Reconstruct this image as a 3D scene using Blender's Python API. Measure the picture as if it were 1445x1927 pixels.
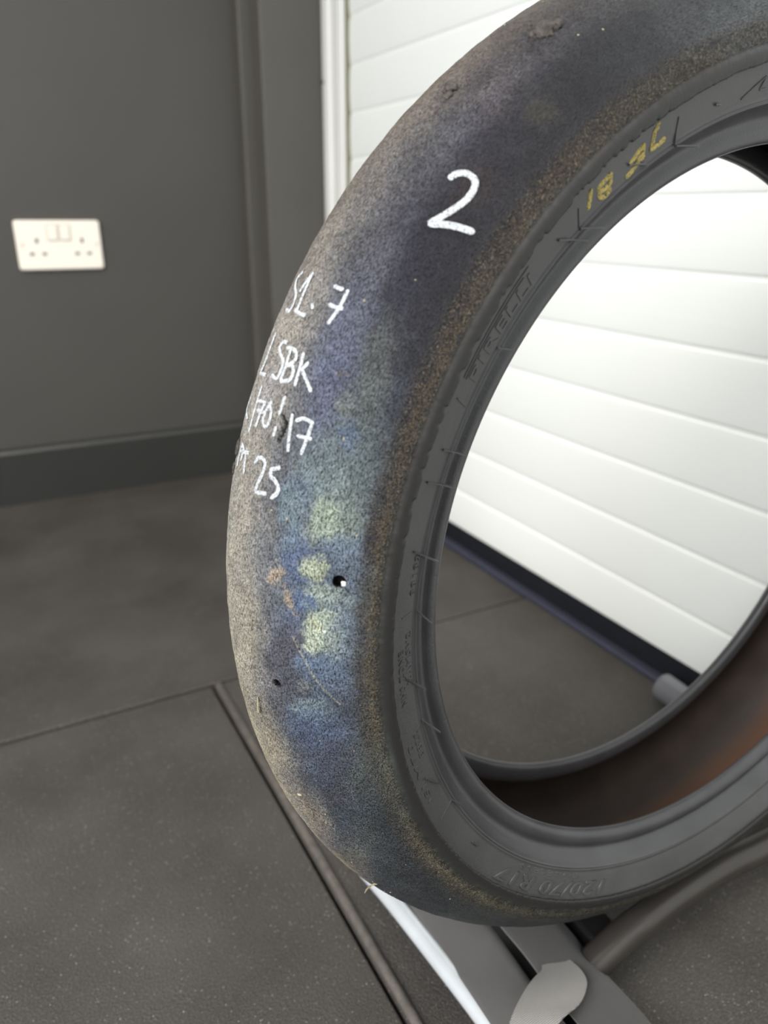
import bpy, bmesh, math, json
import numpy as np
from mathutils import Vector, Matrix

# ------------------------------------------------------------------ camera, world, lights
C = bpy.context.scene.collection
for o in list(bpy.data.objects): bpy.data.objects.remove(o)
sc = bpy.context.scene
PITCH, YAW, ROLL = .3756, .5013, .0061
cam = bpy.data.cameras.new('camera'); co = bpy.data.objects.new('camera', cam); C.objects.link(co)
cam.sensor_fit = 'VERTICAL'; cam.sensor_height = 36.0; cam.sensor_width = 27.0
cam.lens = 1421/1927*36.0
cam.clip_start = .01
co.location = (0, 0, .55)
co.rotation_euler = (Matrix.Rotation(-YAW, 3, 'Z') @ Matrix.Rotation(math.pi/2-PITCH, 3, 'X') @ Matrix.Rotation(ROLL, 3, 'Z')).to_euler()
cam.dof.use_dof = True; cam.dof.focus_distance = .385; cam.dof.aperture_fstop = 6.8
sc.camera = co
sc.view_settings.view_transform = 'Standard'; sc.view_settings.look = 'None'
sc.view_settings.gamma = 1; sc.view_settings.use_curve_mapping = False
sc.view_settings.exposure = 0.13
w = bpy.data.worlds.new('world'); sc.world = w; w.use_nodes = True
w.node_tree.nodes['Background'].inputs[0].default_value = (.93, .97, 1, 1)
w.node_tree.nodes['Background'].inputs[1].default_value = .26

def area(name, loc, target, sx, sy, power, col):
    l = bpy.data.lights.new(name, 'AREA'); l.shape = 'RECTANGLE'; l.size = sx; l.size_y = sy
    l.energy = power; l.color = col
    o = bpy.data.objects.new(name, l); C.objects.link(o); o.location = loc
    o.rotation_euler = (Vector(target)-Vector(loc)).to_track_quat('-Z', 'Y').to_euler()
    return o
area('ceiling_panel_light', (-.3, -.1, 2.46), (-.3, -.1, 0), 1.2, .6, 22, (1, .96, .9))
area('doorway_daylight', (-1.20, -.20, 1.12), (.30, .55, .20), 1.1, 1.3, 50, (.94, .97, 1))
sun = bpy.data.lights.new('low_sun', 'SUN'); sun.energy = .8; sun.angle = math.radians(24); sun.color = (1, .88, .7)
area('added_rear_fill', (.15, -1.5, 1.25), (.35, .6, .35), 1.3, 1.3, 8, (.96, .98, 1))  # added fill light behind the camera, brightens the shutter
so = bpy.data.objects.new('low_sun', sun); C.objects.link(so)
so.rotation_euler = Vector((.80, .30, -.48)).to_track_quat('-Z', 'Y').to_euler()

# ------------------------------------------------------------------ helpers
def lin(c):
    c = np.asarray(c, float)/255.
    return np.where(c <= .04045, c/12.92, ((c+.055)/1.055)**2.4)
def tag(o, label=None, cat=None, group=None, kind=None):
    if label: o['label'] = label
    if cat: o['category'] = cat
    if group: o['group'] = group
    if kind: o['kind'] = kind
    return o
def empty(name, loc=(0,0,0)):
    o = bpy.data.objects.new(name, None); C.objects.link(o); o.location = loc; o.empty_display_size = .05; return o
def obj(name, verts, faces, mat, parent=None, smooth=False):
    me = bpy.data.meshes.new(name)
    me.from_pydata([tuple(map(float, v)) for v in verts], [], [tuple(f) for f in faces]); me.update()
    if smooth: me.polygons.foreach_set('use_smooth', [True]*len(me.polygons))
    if mat: me.materials.append(mat)
    o = bpy.data.objects.new(name, me); C.objects.link(o)
    if parent: o.parent = parent
    return o
def bmobj(name, bm, mat, parent=None, smooth=False):
    me = bpy.data.meshes.new(name); bmesh.ops.recalc_face_normals(bm, faces=bm.faces[:]); bm.to_mesh(me); bm.free()
    if smooth: me.polygons.foreach_set('use_smooth', [True]*len(me.polygons))
    me.materials.append(mat)
    o = bpy.data.objects.new(name, me); C.objects.link(o)
    if parent: o.parent = parent
    return o
def box_bm(bm, lo, hi, bev=0, seg=2):
    lo = Vector(lo); hi = Vector(hi)
    r = bmesh.ops.create_cube(bm, size=1)
    vs = r['verts']
    for v in vs: v.co = Vector([lo[i]+(v.co[i]+.5)*(hi[i]-lo[i]) for i in range(3)])
    if bev:
        es = list({e for v in vs for e in v.link_edges})
        bmesh.ops.bevel(bm, geom=es, offset=bev, segments=seg, affect='EDGES', profile=.6)
def box(name, lo, hi, mat, parent=None, bev=0, seg=2):
    bm = bmesh.new(); box_bm(bm, lo, hi, bev, seg); return bmobj(name, bm, mat, parent)
def tube(name, pts, r, mat, parent=None, n=20, caps=True):
    """rounded tube along a smoothed poly-line"""
    P = [Vector(p) for p in pts]
    Q = []
    if len(P) > 2:
        for i in range(len(P)-1):
            p0 = P[max(i-1,0)]; p1 = P[i]; p2 = P[i+1]; p3 = P[min(i+2,len(P)-1)]
            for k in range(10):
                t = k/10
                Q.append(.5*((2*p1)+(p2-p0)*t+(2*p0-5*p1+4*p2-p3)*t*t+(3*p1-p0-3*p2+p3)*t**3))
        Q.append(P[-1])
    else: Q = P
    d0 = (Q[1]-Q[0]).normalized(); d1 = (Q[-1]-Q[-2]).normalized()
    ring = [(Q[0]-d0*0, .0001), (Q[0], r*.7), (Q[0]+d0*r*.18, r)] + [(q, r) for q in Q[1:-1]] + [(Q[-1]-d1*r*.18, r), (Q[-1], r*.7), (Q[-1], .0001)]
    vs = []; fs = []
    ref = Vector((0,0,1)) if abs(d0.z) < .9 else Vector((1,0,0))
    for i, (q, rr) in enumerate(ring):
        a = ring[max(i-1,0)][0]; b = ring[min(i+1,len(ring)-1)][0]
        d = (b-a).normalized() if (b-a).length > 1e-6 else d0
        u = ref.cross(d).normalized(); v = d.cross(u)
        for k in range(n):
            t = 2*math.pi*k/n; vs.append(q+u*rr*math.cos(t)+v*rr*math.sin(t))
    for i in range(len(ring)-1):
        for k in range(n):
            fs.append((i*n+k, i*n+(k+1)%n, (i+1)*n+(k+1)%n, (i+1)*n+k))
    return obj(name, vs, fs, mat, parent, True)
def extrude_profile(name, prof, axis, a, b, mat, parent=None, smooth=False, closed=True, nseg=1):
    """prof: 2D points; axis 'z' -> (x,y) profile, 'y' -> (x,z) profile, 'x' -> (y,z)"""
    vs = []; fs = []; n = len(prof)
    for k in range(nseg+1):
        t = a+(b-a)*k/nseg
        for p in prof:
            vs.append({'z': (p[0], p[1], t), 'y': (p[0], t, p[1]), 'x': (t, p[0], p[1])}[axis])
    m = n if closed else n-1
    for k in range(nseg):
        for i in range(m):
            fs.append((k*n+i, k*n+(i+1)%n, (k+1)*n+(i+1)%n, (k+1)*n+i))
    if closed: fs += [tuple(range(n)), tuple(nseg*n+i for i in range(n))]
    bm = bmesh.new(); bv = [bm.verts.new(v) for v in vs]
    for f in fs: bm.faces.new([bv[i] for i in f])
    return bmobj(name, bm, mat, parent, smooth)

# ------------------------------------------------------------------ materials
class NT:
    def __init__(s, name):
        s.m = bpy.data.materials.new(name); s.m.use_nodes = True; s.t = s.m.node_tree
        s.b = s.t.nodes['Principled BSDF']
    def n(s, ty, **kw):
        x = s.t.nodes.new(ty)
        for k, v in kw.items(): setattr(x, k, v)
        return x
    def l(s, a, b): s.t.links.new(a, b)
    def coord(s, which='Object', scale=(1,1,1)):
        t = s.n('ShaderNodeTexCoord'); mp = s.n('ShaderNodeMapping'); mp.inputs['Scale'].default_value = scale
        s.l(t.outputs[which], mp.inputs[0]); return mp.outputs[0]
    def noise(s, vec, scale, detail=3, rough=.55):
        x = s.n('ShaderNodeTexNoise'); x.inputs['Scale'].default_value = scale; x.inputs['Detail'].default_value = detail
        x.inputs['Roughness'].default_value = rough; s.l(vec, x.inputs['Vector']); return x.outputs['Fac']
    def ramp(s, fac, a, b, ca=(0,0,0,1), cb=(1,1,1,1)):
        x = s.n('ShaderNodeValToRGB'); e = x.color_ramp.elements
        e[0].position = a; e[1].position = b; e[0].color = ca; e[1].color = cb; s.l(fac, x.inputs[0]); return x.outputs[0]
    def mix(s, fac, a, b, mode='MIX'):
        x = s.n('ShaderNodeMix', data_type='RGBA', blend_type=mode)
        for sock, v in ((x.inputs['Factor'], fac), (x.inputs['A'], a), (x.inputs['B'], b)):
            if hasattr(v, 'is_linked'): s.l(v, sock)
            else: sock.default_value = v
        return x.outputs['Result']
    def math(s, op, a, b=0.0):
        x = s.n('ShaderNodeMath', operation=op)
        for i, v in enumerate((a, b)):
            if hasattr(v, 'is_linked'): s.l(v, x.inputs[i])
            else: x.inputs[i].default_value = v
        return x.outputs[0]
    def bump(s, h, dist, strength=1.0, prev=None):
        x = s.n('ShaderNodeBump'); x.inputs['Distance'].default_value = dist
        if hasattr(strength, 'is_linked'): s.l(strength, x.inputs['Strength'])
        else: x.inputs['Strength'].default_value = strength
        s.l(h, x.inputs['Height'])
        if prev: s.l(prev, x.inputs['Normal'])
        return x.outputs[0]
def rgba(c): return tuple(float(x) for x in lin(c))+(1,)
def simple(name, c, rough=.5, metal=0, nscale=0, namt=.15, bump=0, bscale=400, spec=.5):
    s = NT(name); s.b.inputs['Roughness'].default_value = rough; s.b.inputs['Metallic'].default_value = metal
    s.b.inputs['Specular IOR Level'].default_value = spec
    v = s.coord()
    base = rgba(c)
    if nscale:
        f = s.ramp(s.noise(v, nscale, 4), .3, .7)
        dark = tuple(x*(1-namt) for x in base[:3])+(1,); lite = tuple(min(1, x*(1+namt)) for x in base[:3])+(1,)
        s.l(s.mix(f, dark, lite), s.b.inputs['Base Color'])
    else: s.b.inputs['Base Color'].default_value = base
    if bump: s.l(s.bump(s.noise(v, bscale, 3), bump), s.b.inputs['Normal'])
    return s.m
M_wall = simple('wall_paint', (66, 63, 59), .62, 0, 3, .06, .0003, 250)
M_trim = simple('trim_paint', (78, 75, 70), .42, 0, 4, .06)
M_skirt = simple('skirting_paint', (48, 48, 46), .36, 0, 4, .06)
M_ceil = simple('ceiling_paint', (215, 213, 208), .8, 0, 3, .03)
M_slab = simple('concrete', (38, 37, 36), .8, 0, 30, .2)
M_shut = simple('shutter_enamel', (238, 240, 236), .38, 0, 6, .01, .00006, 30)
M_guide = simple('guide_enamel', (226, 225, 220), .16, 0, 6, .02)
M_socket = simple('socket_plastic', (238, 229, 216), .35, 0, 20, .01)
M_socketdark = simple('socket_slot', (92, 88, 78), .6, 0, 50, .05)
M_screw = simple('screw_metal', (170, 165, 155), .35, .8, 200, .1)
M_seal = simple('black_seal', (22, 24, 30), .5, 0, 60, .15)
M_thresh = simple('threshold_metal', (64, 66, 80), .38, .3, 60, .1)
M_gap = simple('dark_brush', (120, 118, 96), .9, 0, 900, .4)

def mat_rubbermat():
    s = NT('recycled_rubber'); v = s.coord()
    a = s.noise(v, 6, 4); b = s.noise(v, 900, 2, .7)
    col = s.mix(s.ramp(a, .3, .7), rgba((70, 66, 62)), rgba((90, 86, 82)))
    col = s.mix(s.ramp(b, .35, .62), s.mix(.45, col, (0, 0, 0, 1)), col)
    vo = s.n('ShaderNodeTexVoronoi'); vo.inputs['Scale'].default_value = 420; s.l(v, vo.inputs['Vector'])
    spk = s.math('MULTIPLY', s.ramp(vo.outputs['Distance'], .14, .22, (1,1,1,1), (0,0,0,1)), s.ramp(vo.outputs['Color'], .66, .86))
    col = s.mix(s.math('MULTIPLY', s.ramp(b, .58, .72), .55), col, rgba((128, 123, 118)))
    col = s.mix(spk, col, rgba((180, 173, 166)))  # pale specks paint in the sparkle of the rubber crumbs
    s.l(col, s.b.inputs['Base Color'])
    s.l(s.math('SUBTRACT', .50, s.math('MULTIPLY', spk, .35)), s.b.inputs['Roughness'])
    s.b.inputs['Specular IOR Level'].default_value = .26
    s.l(s.bump(s.math('ADD', b, s.math('MULTIPLY', s.noise(v, 420, 2), .8)), .0014, .9), s.b.inputs['Normal'])
    return s.m
M_mat = mat_rubbermat()

# ------------------------------------------------------------------ the setting
YB = 1.6213
st = lambda o: tag(o, kind='structure')
st(box('floor', (-2.4, -1.6, -.06), (1.0, 1.8, -.0122), M_slab))
st(box('ceiling', (-2.4, -1.6, 2.5), (1.0, 1.8, 2.6), M_ceil))
st(box('wall_back', (-2.4, YB, -.0122), (1.0, YB+.12, 2.5), M_wall))
st(box('wall_right', (.80, -1.6, -.0122), (.9, YB, 2.5), M_wall))
# skirting board with a bevelled top
st(extrude_profile('baseboard_back', [(YB, -.012), (YB-.016, -.012), (YB-.016, .104), (YB-.0125, .1095), (YB-.006, .1130), (YB, .1130)], 'x', -2.4, .5525, M_skirt))
# stepped boxing in the corner beside the shutter guide
st(box('trim_1', (.5515, 1.590, -.012), (.583, YB, 2.5), M_trim, bev=.004, seg=3))
st(box('trim_2', (.5755, 1.5395, -.012), (.7040, YB, 2.5), M_trim, bev=.004, seg=3))

# roller shutter
door = tag(empty('door_1', (.712, .2, 0)), kind='structure')
Z0 = .5730; PIT = .07785; YE = 1.4345; YS = -1.1
SD = .48
def slat_profile():
    pr = []
    zb = .0377; k0 = int(math.floor((zb-Z0)/PIT)); 
    k = k0
    seams = [Z0+PIT*i for i in range(k0+1, 26)]
    edges = [zb]+seams
    pr.append((.7175, zb)); 
    for i in range(len(edges)-1):
        a, b = edges[i], edges[i+1]; L = b-a
        for t, off in ((.0, .0006), (.02, -.0005), (.06, -.0012), (.16, -.0024), (.32, -.0036), (.5, -.0040), (.68, -.0036), (.84, -.0024), (.925, -.0010), (.94, .0022), (.985, .0026)):
            if L < .03 and t > .5: continue
            pr.append((.7075+off*SD, a+L*t))
    pr.append((.7175, edges[-1]))
    return pr
curt = extrude_profile('shutter_curtain', slat_profile(), 'y', YS, YE, M_shut, None)
curt.parent = door; curt.matrix_parent_inverse = Matrix.Translation((-.712, -.2, 0))
def indoor(o): o.parent = door; o.matrix_parent_inverse = Matrix.Translation((-.712, -.2, 0)); return o
# extruded aluminium guide with grooves
gp = []
y0, y1 = 1.4360, 1.5395
G = [(0,.7085),(.0,.7020),(.003,.7008),(.0085,.7008),(.0095,.7022),(.0125,.7022),(.0135,.7006),(.020,.7002),(.022,.7018),(.025,.7018),(.027,.7002),(.031,.7002),(.033,.7030),(.040,.7042),(.050,.7046),(.060,.7042),(.067,.7028),(.070,.6996),(.076,.6990),(.088,.6990),(.096,.6994),(.099,.7010),(.099,.7085)]
gp = [(x-.0015, y0+d*1.02) for d, x in G]+[(.735, y0+.101), (.735, y0)]
indoor(extrude_profile('guide_rail', gp, 'z', -.012, 2.3, M_guide))
indoor(box('brush_seal', (.700, 1.4305, .04), (.712, 1.4365, 2.3), M_gap))
indoor(box('bottom_seal', (.7085, YS, .003), (.7165, YE, .0380), M_seal, bev=.001))
sc1 = indoor(box('guide_screw', (.6960, 1.5280, .786), (.6990, 1.5340, .792), M_seal, bev=.001))
tp = [(.688, -.012), (.688, .0025), (.6895, .0055), (.692, .0068), (.695, .0060), (.697, .0035), (.699, .0030), (.700, .0042), (.7085, .0046), (.7090, .0028), (.735, .0028), (.735, -.012)]
tp = [(x+.004, z) for x, z in tp]
st(extrude_profile('trim_3', tp, 'y', YS, 1.5445, M_thresh))

# ------------------------------------------------------------------ rubber floor mats
def mat_tile(lo, hi, label, dz=0, bv=.003):
    o = box('rubber_mat', (lo[0], lo[1], -.012), (hi[0], hi[1], 0+dz), M_mat, None, bev=bv, seg=4 if dz == 0 else 2)
    return tag(o, label, 'mat', 'speckled black rubber floor mats')
mat_tile((-1.6, .8085), (.6905, 1.6040), 'large speckled black rubber mat reaching the skirting board below the socket')
mat_tile((-1.6, -1.2), (.1955, .8015), 'speckled black rubber mat in the left foreground, left of the tyre')
mt = mat_tile((.1985, -1.2), (.6905, .8015), 'speckled black rubber mat under the tyre, running to the shutter sill', .0020, .0030)

lip = tube('edge_lip', [(.2035, -1.2, .0012), (.2035, .8000, .0012)], .0042, simple('lit_edge_rubber', (104, 98, 93), .42, 0, 120, .22, .0008, 600), mt)  # lip coloured paler, painting the highlight along the mat edge
lip['label'] = 'raised lip along the mat edge with painted highlight'
# ------------------------------------------------------------------ double socket
sk = tag(empty('wall_socket', (.1860, YB, .4922)), 'white double plug socket with two rocker switches on the dark back wall', 'socket')
sk.scale = (1.03, 1.03, 1.03)
def rrect(cx, cz, w, h, r, n=6):
    p = []
    for sx, sz, a0 in ((1,1,0), (-1,1,90), (-1,-1,180), (1,-1,270)):
        for k in range(n+1):
            a = math.radians(a0+90*k/n); p.append((cx+sx*(w/2-r)+r*math.cos(a), cz+sz*(h/2-r)+r*math.sin(a)))
    return p
def plate(name, rings, mat, parent):
    """rings: (pts2d, y) stacked from wall to front"""
    vs = []; fs = []; n = len(rings[0][0])
    for pts, y in rings: vs += [(x, y, z) for x, z in pts]
    for k in range(len(rings)-1):
        for i in range(n): fs.append((k*n+i, k*n+(i+1)%n, (k+1)*n+(i+1)%n, (k+1)*n+i))
    fs.append(tuple((len(rings)-1)*n+i for i in range(n)))
    bm = bmesh.new(); bv = [bm.verts.new(v) for v in vs]
    for f in fs: bm.faces.new([bv[i] for i in f])
    return bmobj(name, bm, mat, parent)
plate('face_plate', [(rrect(0,0,.146,.086,.006), 0), (rrect(0,0,.146,.086,.006), -.005), (rrect(0,0,.143,.083,.005), -.0085), (rrect(0,0,.140,.080,.004), -.0095)], M_socket, sk)
for sx in (-.0105, .0105):
    rk = plate('rocker_switch', [(rrect(sx,.022,.0165,.026,.002), -.0090), (rrect(sx,.022,.0165,.026,.002), -.0112), (rrect(sx,.022,.0145,.024,.0015), -.0122)], M_socket, sk)
    plate('rocker_surround', [(rrect(sx,.022,.0195,.029,.003), -.0094), (rrect(sx,.022,.0195,.029,.003), -.0098)], simple('rocker_shadow_line', (176, 170, 156), .5), sk)
for cx in (-.0385, .0385):
    for (dx, dz, ww, hh, nm) in ((0, .008, .0050, .0085, 'earth_slot'), (-.0105, -.0145, .0075, .0050, 'pin_slot'), (.0105, -.0145, .0075, .0050, 'pin_slot')):
        plate(nm, [(rrect(cx+dx, dz, ww, hh, .001), -.0094), (rrect(cx+dx, dz, ww, hh, .001), -.00965)], M_socketdark, sk)
for cx in (-.0635, .0635):
    pts = [(cx+.0032*math.cos(a), .002+.0032*math.sin(a)) for a in np.linspace(0, 2*math.pi, 20, endpoint=False)]
    pts2 = [(cx+.0026*math.cos(a), .002+.0026*math.sin(a)) for a in np.linspace(0, 2*math.pi, 20, endpoint=False)]
    plate('plate_screw', [(pts, -.0094), (pts, -.0102), (pts2, -.0106)], simple('screw_cap', (214, 208, 196), .4, .2), sk)
# surface data of the tread: stains with painted sheen, and pen strokes, in angle / across coordinates
BLOBS = [[0.7239,0.05442,1359,-457,4559,44,42,54,0.8,0.6],[0.74188,0.05032,2998,-966,8406,52,52,72,0.6,0.6],[0.74308,0.0369,3271,-2446,18038,84,82,92,0.5,0.5],[0.76593,0.03682,2088,-950,7846,86,92,118,0.75,0.5],[0.79166,0.03993,2357,-677,8366,80,88,122,0.75,0.5],[0.78106,0.05625,2358,-3185,21188,88,92,86,0.7,0.35],[0.79929,0.05035,22534,-16863,98336,128,124,102,0.6,0.3],[0.81884,0.06058,1674,-445,5808,92,108,108,0.7,0.4],[0.80914,0.05483,26594,-11032,62110,70,90,130,0.6,0.3],[0.82761,0.04714,5790,-295,7802,106,126,130,0.75,0.35],[0.78623,0.04278,431724,99439,158121,125,95,75,0.6,0.4],[0.83718,0.04581,39501,7002,21101,96,116,136,0.5,0.4],[0.84076,0.05834,5152,-300,8248,112,130,128,0.7,0.4],[0.84729,0.05154,9548,652,8360,142,152,124,0.85,0.25],[0.84664,0.06387,8608,-1205,24350,118,134,124,0.7,0.4],[0.8441,0.03767,7529,-729,13588,70,88,122,0.8,0.22],[0.84474,0.03701,11089,-2179,19734,108,130,140,0.85,0.2],[0.85682,0.06222,41571,7210,14444,96,120,150,0.7,0.3],[0.8709,0.06837,4259,-887,14586,94,116,138,0.7,0.4],[0.86215,0.04012,14402,4774,22154,92,116,146,0.7,0.3],[0.86916,0.04871,11459,409,7520,70,88,130,0.85,0.2],[0.86871,0.05279,27954,3677,26401,162,164,118,0.95,0.15],[0.8764,0.0338,46458,18781,49211,166,134,96,0.75,0.25],[0.88194,0.04078,206727,-29372,70469,150,122,94,0.6,0.3],[0.88787,0.04325,81762,-36842,83474,176,140,94,0.8,0.25],[0.87971,0.05842,37311,-4768,16032,142,158,142,0.85,0.25],[0.8847,0.06286,16154,1023,21986,124,142,138,0.7,0.4],[0.8857,0.04955,38340,6300,32534,80,104,152,0.95,0.18],[0.88571,0.05077,238758,36455,181002,120,146,156,0.7,0.3],[0.9006,0.06571,3564,152,9792,100,122,146,0.75,0.4],[0.89209,0.05747,28033,-1836,21926,166,172,140,0.85,0.2],[0.90161,0.05604,11706,1670,15440,172,174,136,0.9,0.2],[0.90085,0.06298,10030,602,33507,132,152,152,0.7,0.35],[0.89752,0.04267,21336,5644,44447,84,98,138,0.7,0.3],[0.91119,0.04097,5981,2173,18525,80,76,90,0.8,0.35],[0.91715,0.05372,20442,-2215,11589,88,112,152,0.85,0.3],[0.92516,0.06053,6860,355,7075,82,102,134,0.75,0.4],[0.92995,0.04499,15139,4649,14953,76,74,88,0.7,0.35],[0.92793,0.04838,120782,24311,78963,120,128,118,0.5,0.4],[0.942,0.05017,24054,434,9366,128,150,146,0.85,0.25],[0.95242,0.05257,6512,-439,3733,72,94,134,0.8,0.35],[0.94208,0.06625,4097,894,11173,70,82,104,0.6,0.4],[0.95791,0.04331,15580,8513,30305,66,74,108,0.5,0.4],[0.98101,0.07013,2234,731,5217,80,90,88,0.7,0.4],[0.97547,0.05467,5250,3673,11790,64,66,90,0.7,0.4],[0.99842,0.04991,16428,4831,13597,72,66,78,0.6,0.4],[1.02449,0.04963,4826,4465,8537,62,72,90,0.7,0.4],[1.01858,0.06861,2078,1323,5030,56,66,70,0.6,0.4],[1.05017,0.04796,5430,2484,10972,70,82,96,0.6,0.4],[0.6958,0.0559,9017,-1551,13768,66,50,40,0.6,0.35],[0.70975,0.05281,31071,-11138,39416,70,54,44,0.5,0.35],[0.65537,0.05659,17714,1854,19644,86,78,52,0.6,0.3],[0.60809,0.06112,5142,572,6908,64,68,76,0.6,0.5],[0.58265,0.07357,160949,202334,345345,98,94,76,0.6,0.4],[0.54464,0.07476,2485,353,8804,98,106,116,0.7,0.5],[0.57318,0.0663,3739,1610,11536,80,86,94,0.6,0.5],[0.67097,0.05834,12274,576,9442,52,48,56,0.6,0.5],[0.65628,0.03182,5930,-3170,8669,84,76,80,0.4,0.5],[0.76491,0.00118,25067,-2295,5886,98,94,96,0.4,0.5],[0.80527,0.00476,6117,-1613,24025,104,104,120,0.35,0.5],[0.86657,0.0088,4826,1864,26143,140,132,118,0.4,0.5],[0.91171,0.01722,1709,602,9839,146,136,112,0.5,0.5],[0.96881,0.02358,2265,-68,7063,158,142,108,0.6,0.5],[1.01538,0.03026,2045,919,7031,170,148,108,0.6,0.4],[1.06993,0.02535,2113,2418,4036,150,132,96,0.5,0.4]]
WHITE = [[[149.023,-5.17],[149.591,-8.55],[150.321,-5.7],[150.913,-1.25],[151.718,0.24],[152.324,-0.74],[152.278,-4.02]],[[149.02,4.08],[150.39,4.29],[152.057,4.93]],[[149.02,4.08],[149.893,2.02],[150.547,1.07]],[[152.126,3.7],[152.272,7.52],[152.292,11.18]],[[151.358,12.75],[151.539,13.4]],[[149.421,19.17],[149.44,21.19],[149.426,22.71]],[[149.412,25.05],[150.531,24.9],[151.348,24.29],[152.159,23.24]],[[150.866,20.61],[150.882,23.28],[150.79,25.95]],[[154.402,-5.55],[155.517,-5.73],[156.783,-5.65],[157.863,-7.42]],[[157.835,-7.53],[157.756,-0.78]],[[154.747,7.21],[154.782,4.52],[155.25,3.18],[155.711,5.14],[156.165,8.67],[156.887,9.47],[157.657,8.47],[157.559,5.06]],[[155.153,10.65],[156.256,11.4],[157.637,11.17]],[[155.098,8.57],[155.049,12.62],[155.378,14.89],[155.909,14.88],[156.389,11.77]],[[156.389,11.77],[156.294,14.79],[156.731,16.39],[157.371,15.78],[157.727,11.71]],[[155.118,17.95],[156.054,18.75],[157.54,19.16]],[[155.646,21.49],[156.277,19.94]],[[156.277,19.94],[156.878,23.33],[157.529,26.47]],[[159.997,-11.84],[161.19,-13.54],[161.771,-7.41]],[[158.741,-0.88],[160.393,-1.15],[162.523,-1.37]],[[159.916,0.79],[159.785,6.05]],[[159.785,6.05],[160.747,4.41],[161.872,3.66]],[[160.633,2.05],[160.559,7.41]],[[159.539,9.82],[160.243,8.13],[161.19,7.64],[161.57,10.39],[160.954,11.73],[160.214,11.33],[159.777,8.8]],[[158.777,16.31],[159.387,16.24],[160.119,15.93]],[[161.293,16.15],[161.876,16.07]],[[159.862,22.18],[161.131,23.14],[162.597,24.42]],[[160.108,24.75],[159.771,27.32],[159.83,31.01]],[[159.83,31.01],[160.962,30.8],[162.436,30.11]],[[161.231,27.1],[161.095,32.07]],[[163.944,-5.89],[164.919,-7.57],[165.812,-7.52]],[[163.944,-5.89],[164.257,-2.72],[165.106,-3.6]],[[164.516,-5.14],[164.19,2.95]],[[164.343,0.3],[165.878,1.71]],[[164.593,8.93],[164.147,10.57],[164.053,13.26],[164.416,15.26],[165.314,14.57],[166.274,13.04],[166.831,12.92],[166.748,16.41],[166.657,18.41]],[[164.198,22.57],[164.535,19.23]],[[164.553,18.97],[165.077,19.22],[165.301,21.6],[165.728,23.72],[166.24,23.74],[166.735,21.8]]]
BIG = [[[138.076,36.13],[137.579,37.13],[137.184,39.64],[137.225,42.82],[137.784,44.45],[138.817,44.74],[139.948,43.34],[141.108,41.15],[141.996,39.36],[141.465,43.86],[141.106,47.6],[140.81,51.71]]]
YEL = [[[120.01,0.24626],[120.144,0.24485]],[[120.423,0.24452],[120.578,0.24132],[120.755,0.23761]],[[120.795,0.23805],[119.933,0.23757],[118.979,0.23819]],[[122.072,0.24218],[122.534,0.24169],[123.369,0.24024],[123.931,0.23903]],[[122.022,0.24206],[122.086,0.23924],[122.755,0.23803],[122.024,0.23735]],[[122.754,0.23696],[123.623,0.23551],[124.451,0.23471]],[[126.841,0.24223],[127.52,0.24226],[128.431,0.24184],[128.641,0.24066]],[[126.856,0.24212],[126.96,0.23908],[127.673,0.23856],[128.414,0.23893],[128.605,0.2372],[127.906,0.23525],[127.132,0.23601]],[[129.762,0.24357],[129.991,0.24058],[130.312,0.2375]]]
# ------------------------------------------------------------------ the tyre
ty = tag(empty('slick_tyre'), 'worn black racing slick tyre with heat-blued tread and white paint-pen writing', 'tyre')
TX, TY = Vector((.99993, .01191, 0)).normalized(), Vector((-.01191, .99993, .0002)).normalized()
TZ = TX.cross(TY)
ty.matrix_world = Matrix(((TX.x, TY.x, TZ.x, .38857), (TX.y, TY.y, TZ.y, .30840), (TX.z, TY.z, TZ.z, .37191), (0,0,0,1)))
RC, RA, RB = .225, .0762, .0633
rng = np.random.default_rng(7)
def vnoise(u, v, seed, period=None):
    """cheap periodic value noise; u, v in cells"""
    g = np.random.default_rng(seed).random((257, 257))
    iu = np.floor(u).astype(int); iv = np.floor(v).astype(int); fu = u-iu; fv = v-iv
    fu = fu*fu*(3-2*fu); fv = fv*fv*(3-2*fv)
    a = g[iu % 257, iv % 257]; b = g[(iu+1) % 257, iv % 257]; c = g[iu % 257, (iv+1) % 257]; d = g[(iu+1) % 257, (iv+1) % 257]
    return a*(1-fu)*(1-fv)+b*fu*(1-fv)+c*(1-fu)*fv+d*fu*fv
def fbm(u, v, seed, o=4):
    r = 0; am = .5; s = 0
    for i in range(o): r = r+am*vnoise(u*2**i+17*i, v*2**i+31*i, seed+i); s += am; am *= .5
    return r/s
def sstep(a, b, x):
    t = np.clip((x-a)/(b-a), 0, 1); return t*t*(3-2*t)
def tread_xyz(phi, e, off=0.0):
    """phi radians round the wheel, e radians across the tread (0 = crown, + = camera side)"""
    r = RC+RA*np.cos(e); h = RB*np.sin(e)
    nr = np.cos(e)/RA; nh = np.sin(e)/RB; L = np.sqrt(nr*nr+nh*nh); nr = nr/L; nh = nh/L
    r = r+nr*off; h = h+nh*off
    return np.stack([r*np.cos(phi), -h, r*np.sin(phi)], -1)
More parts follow.
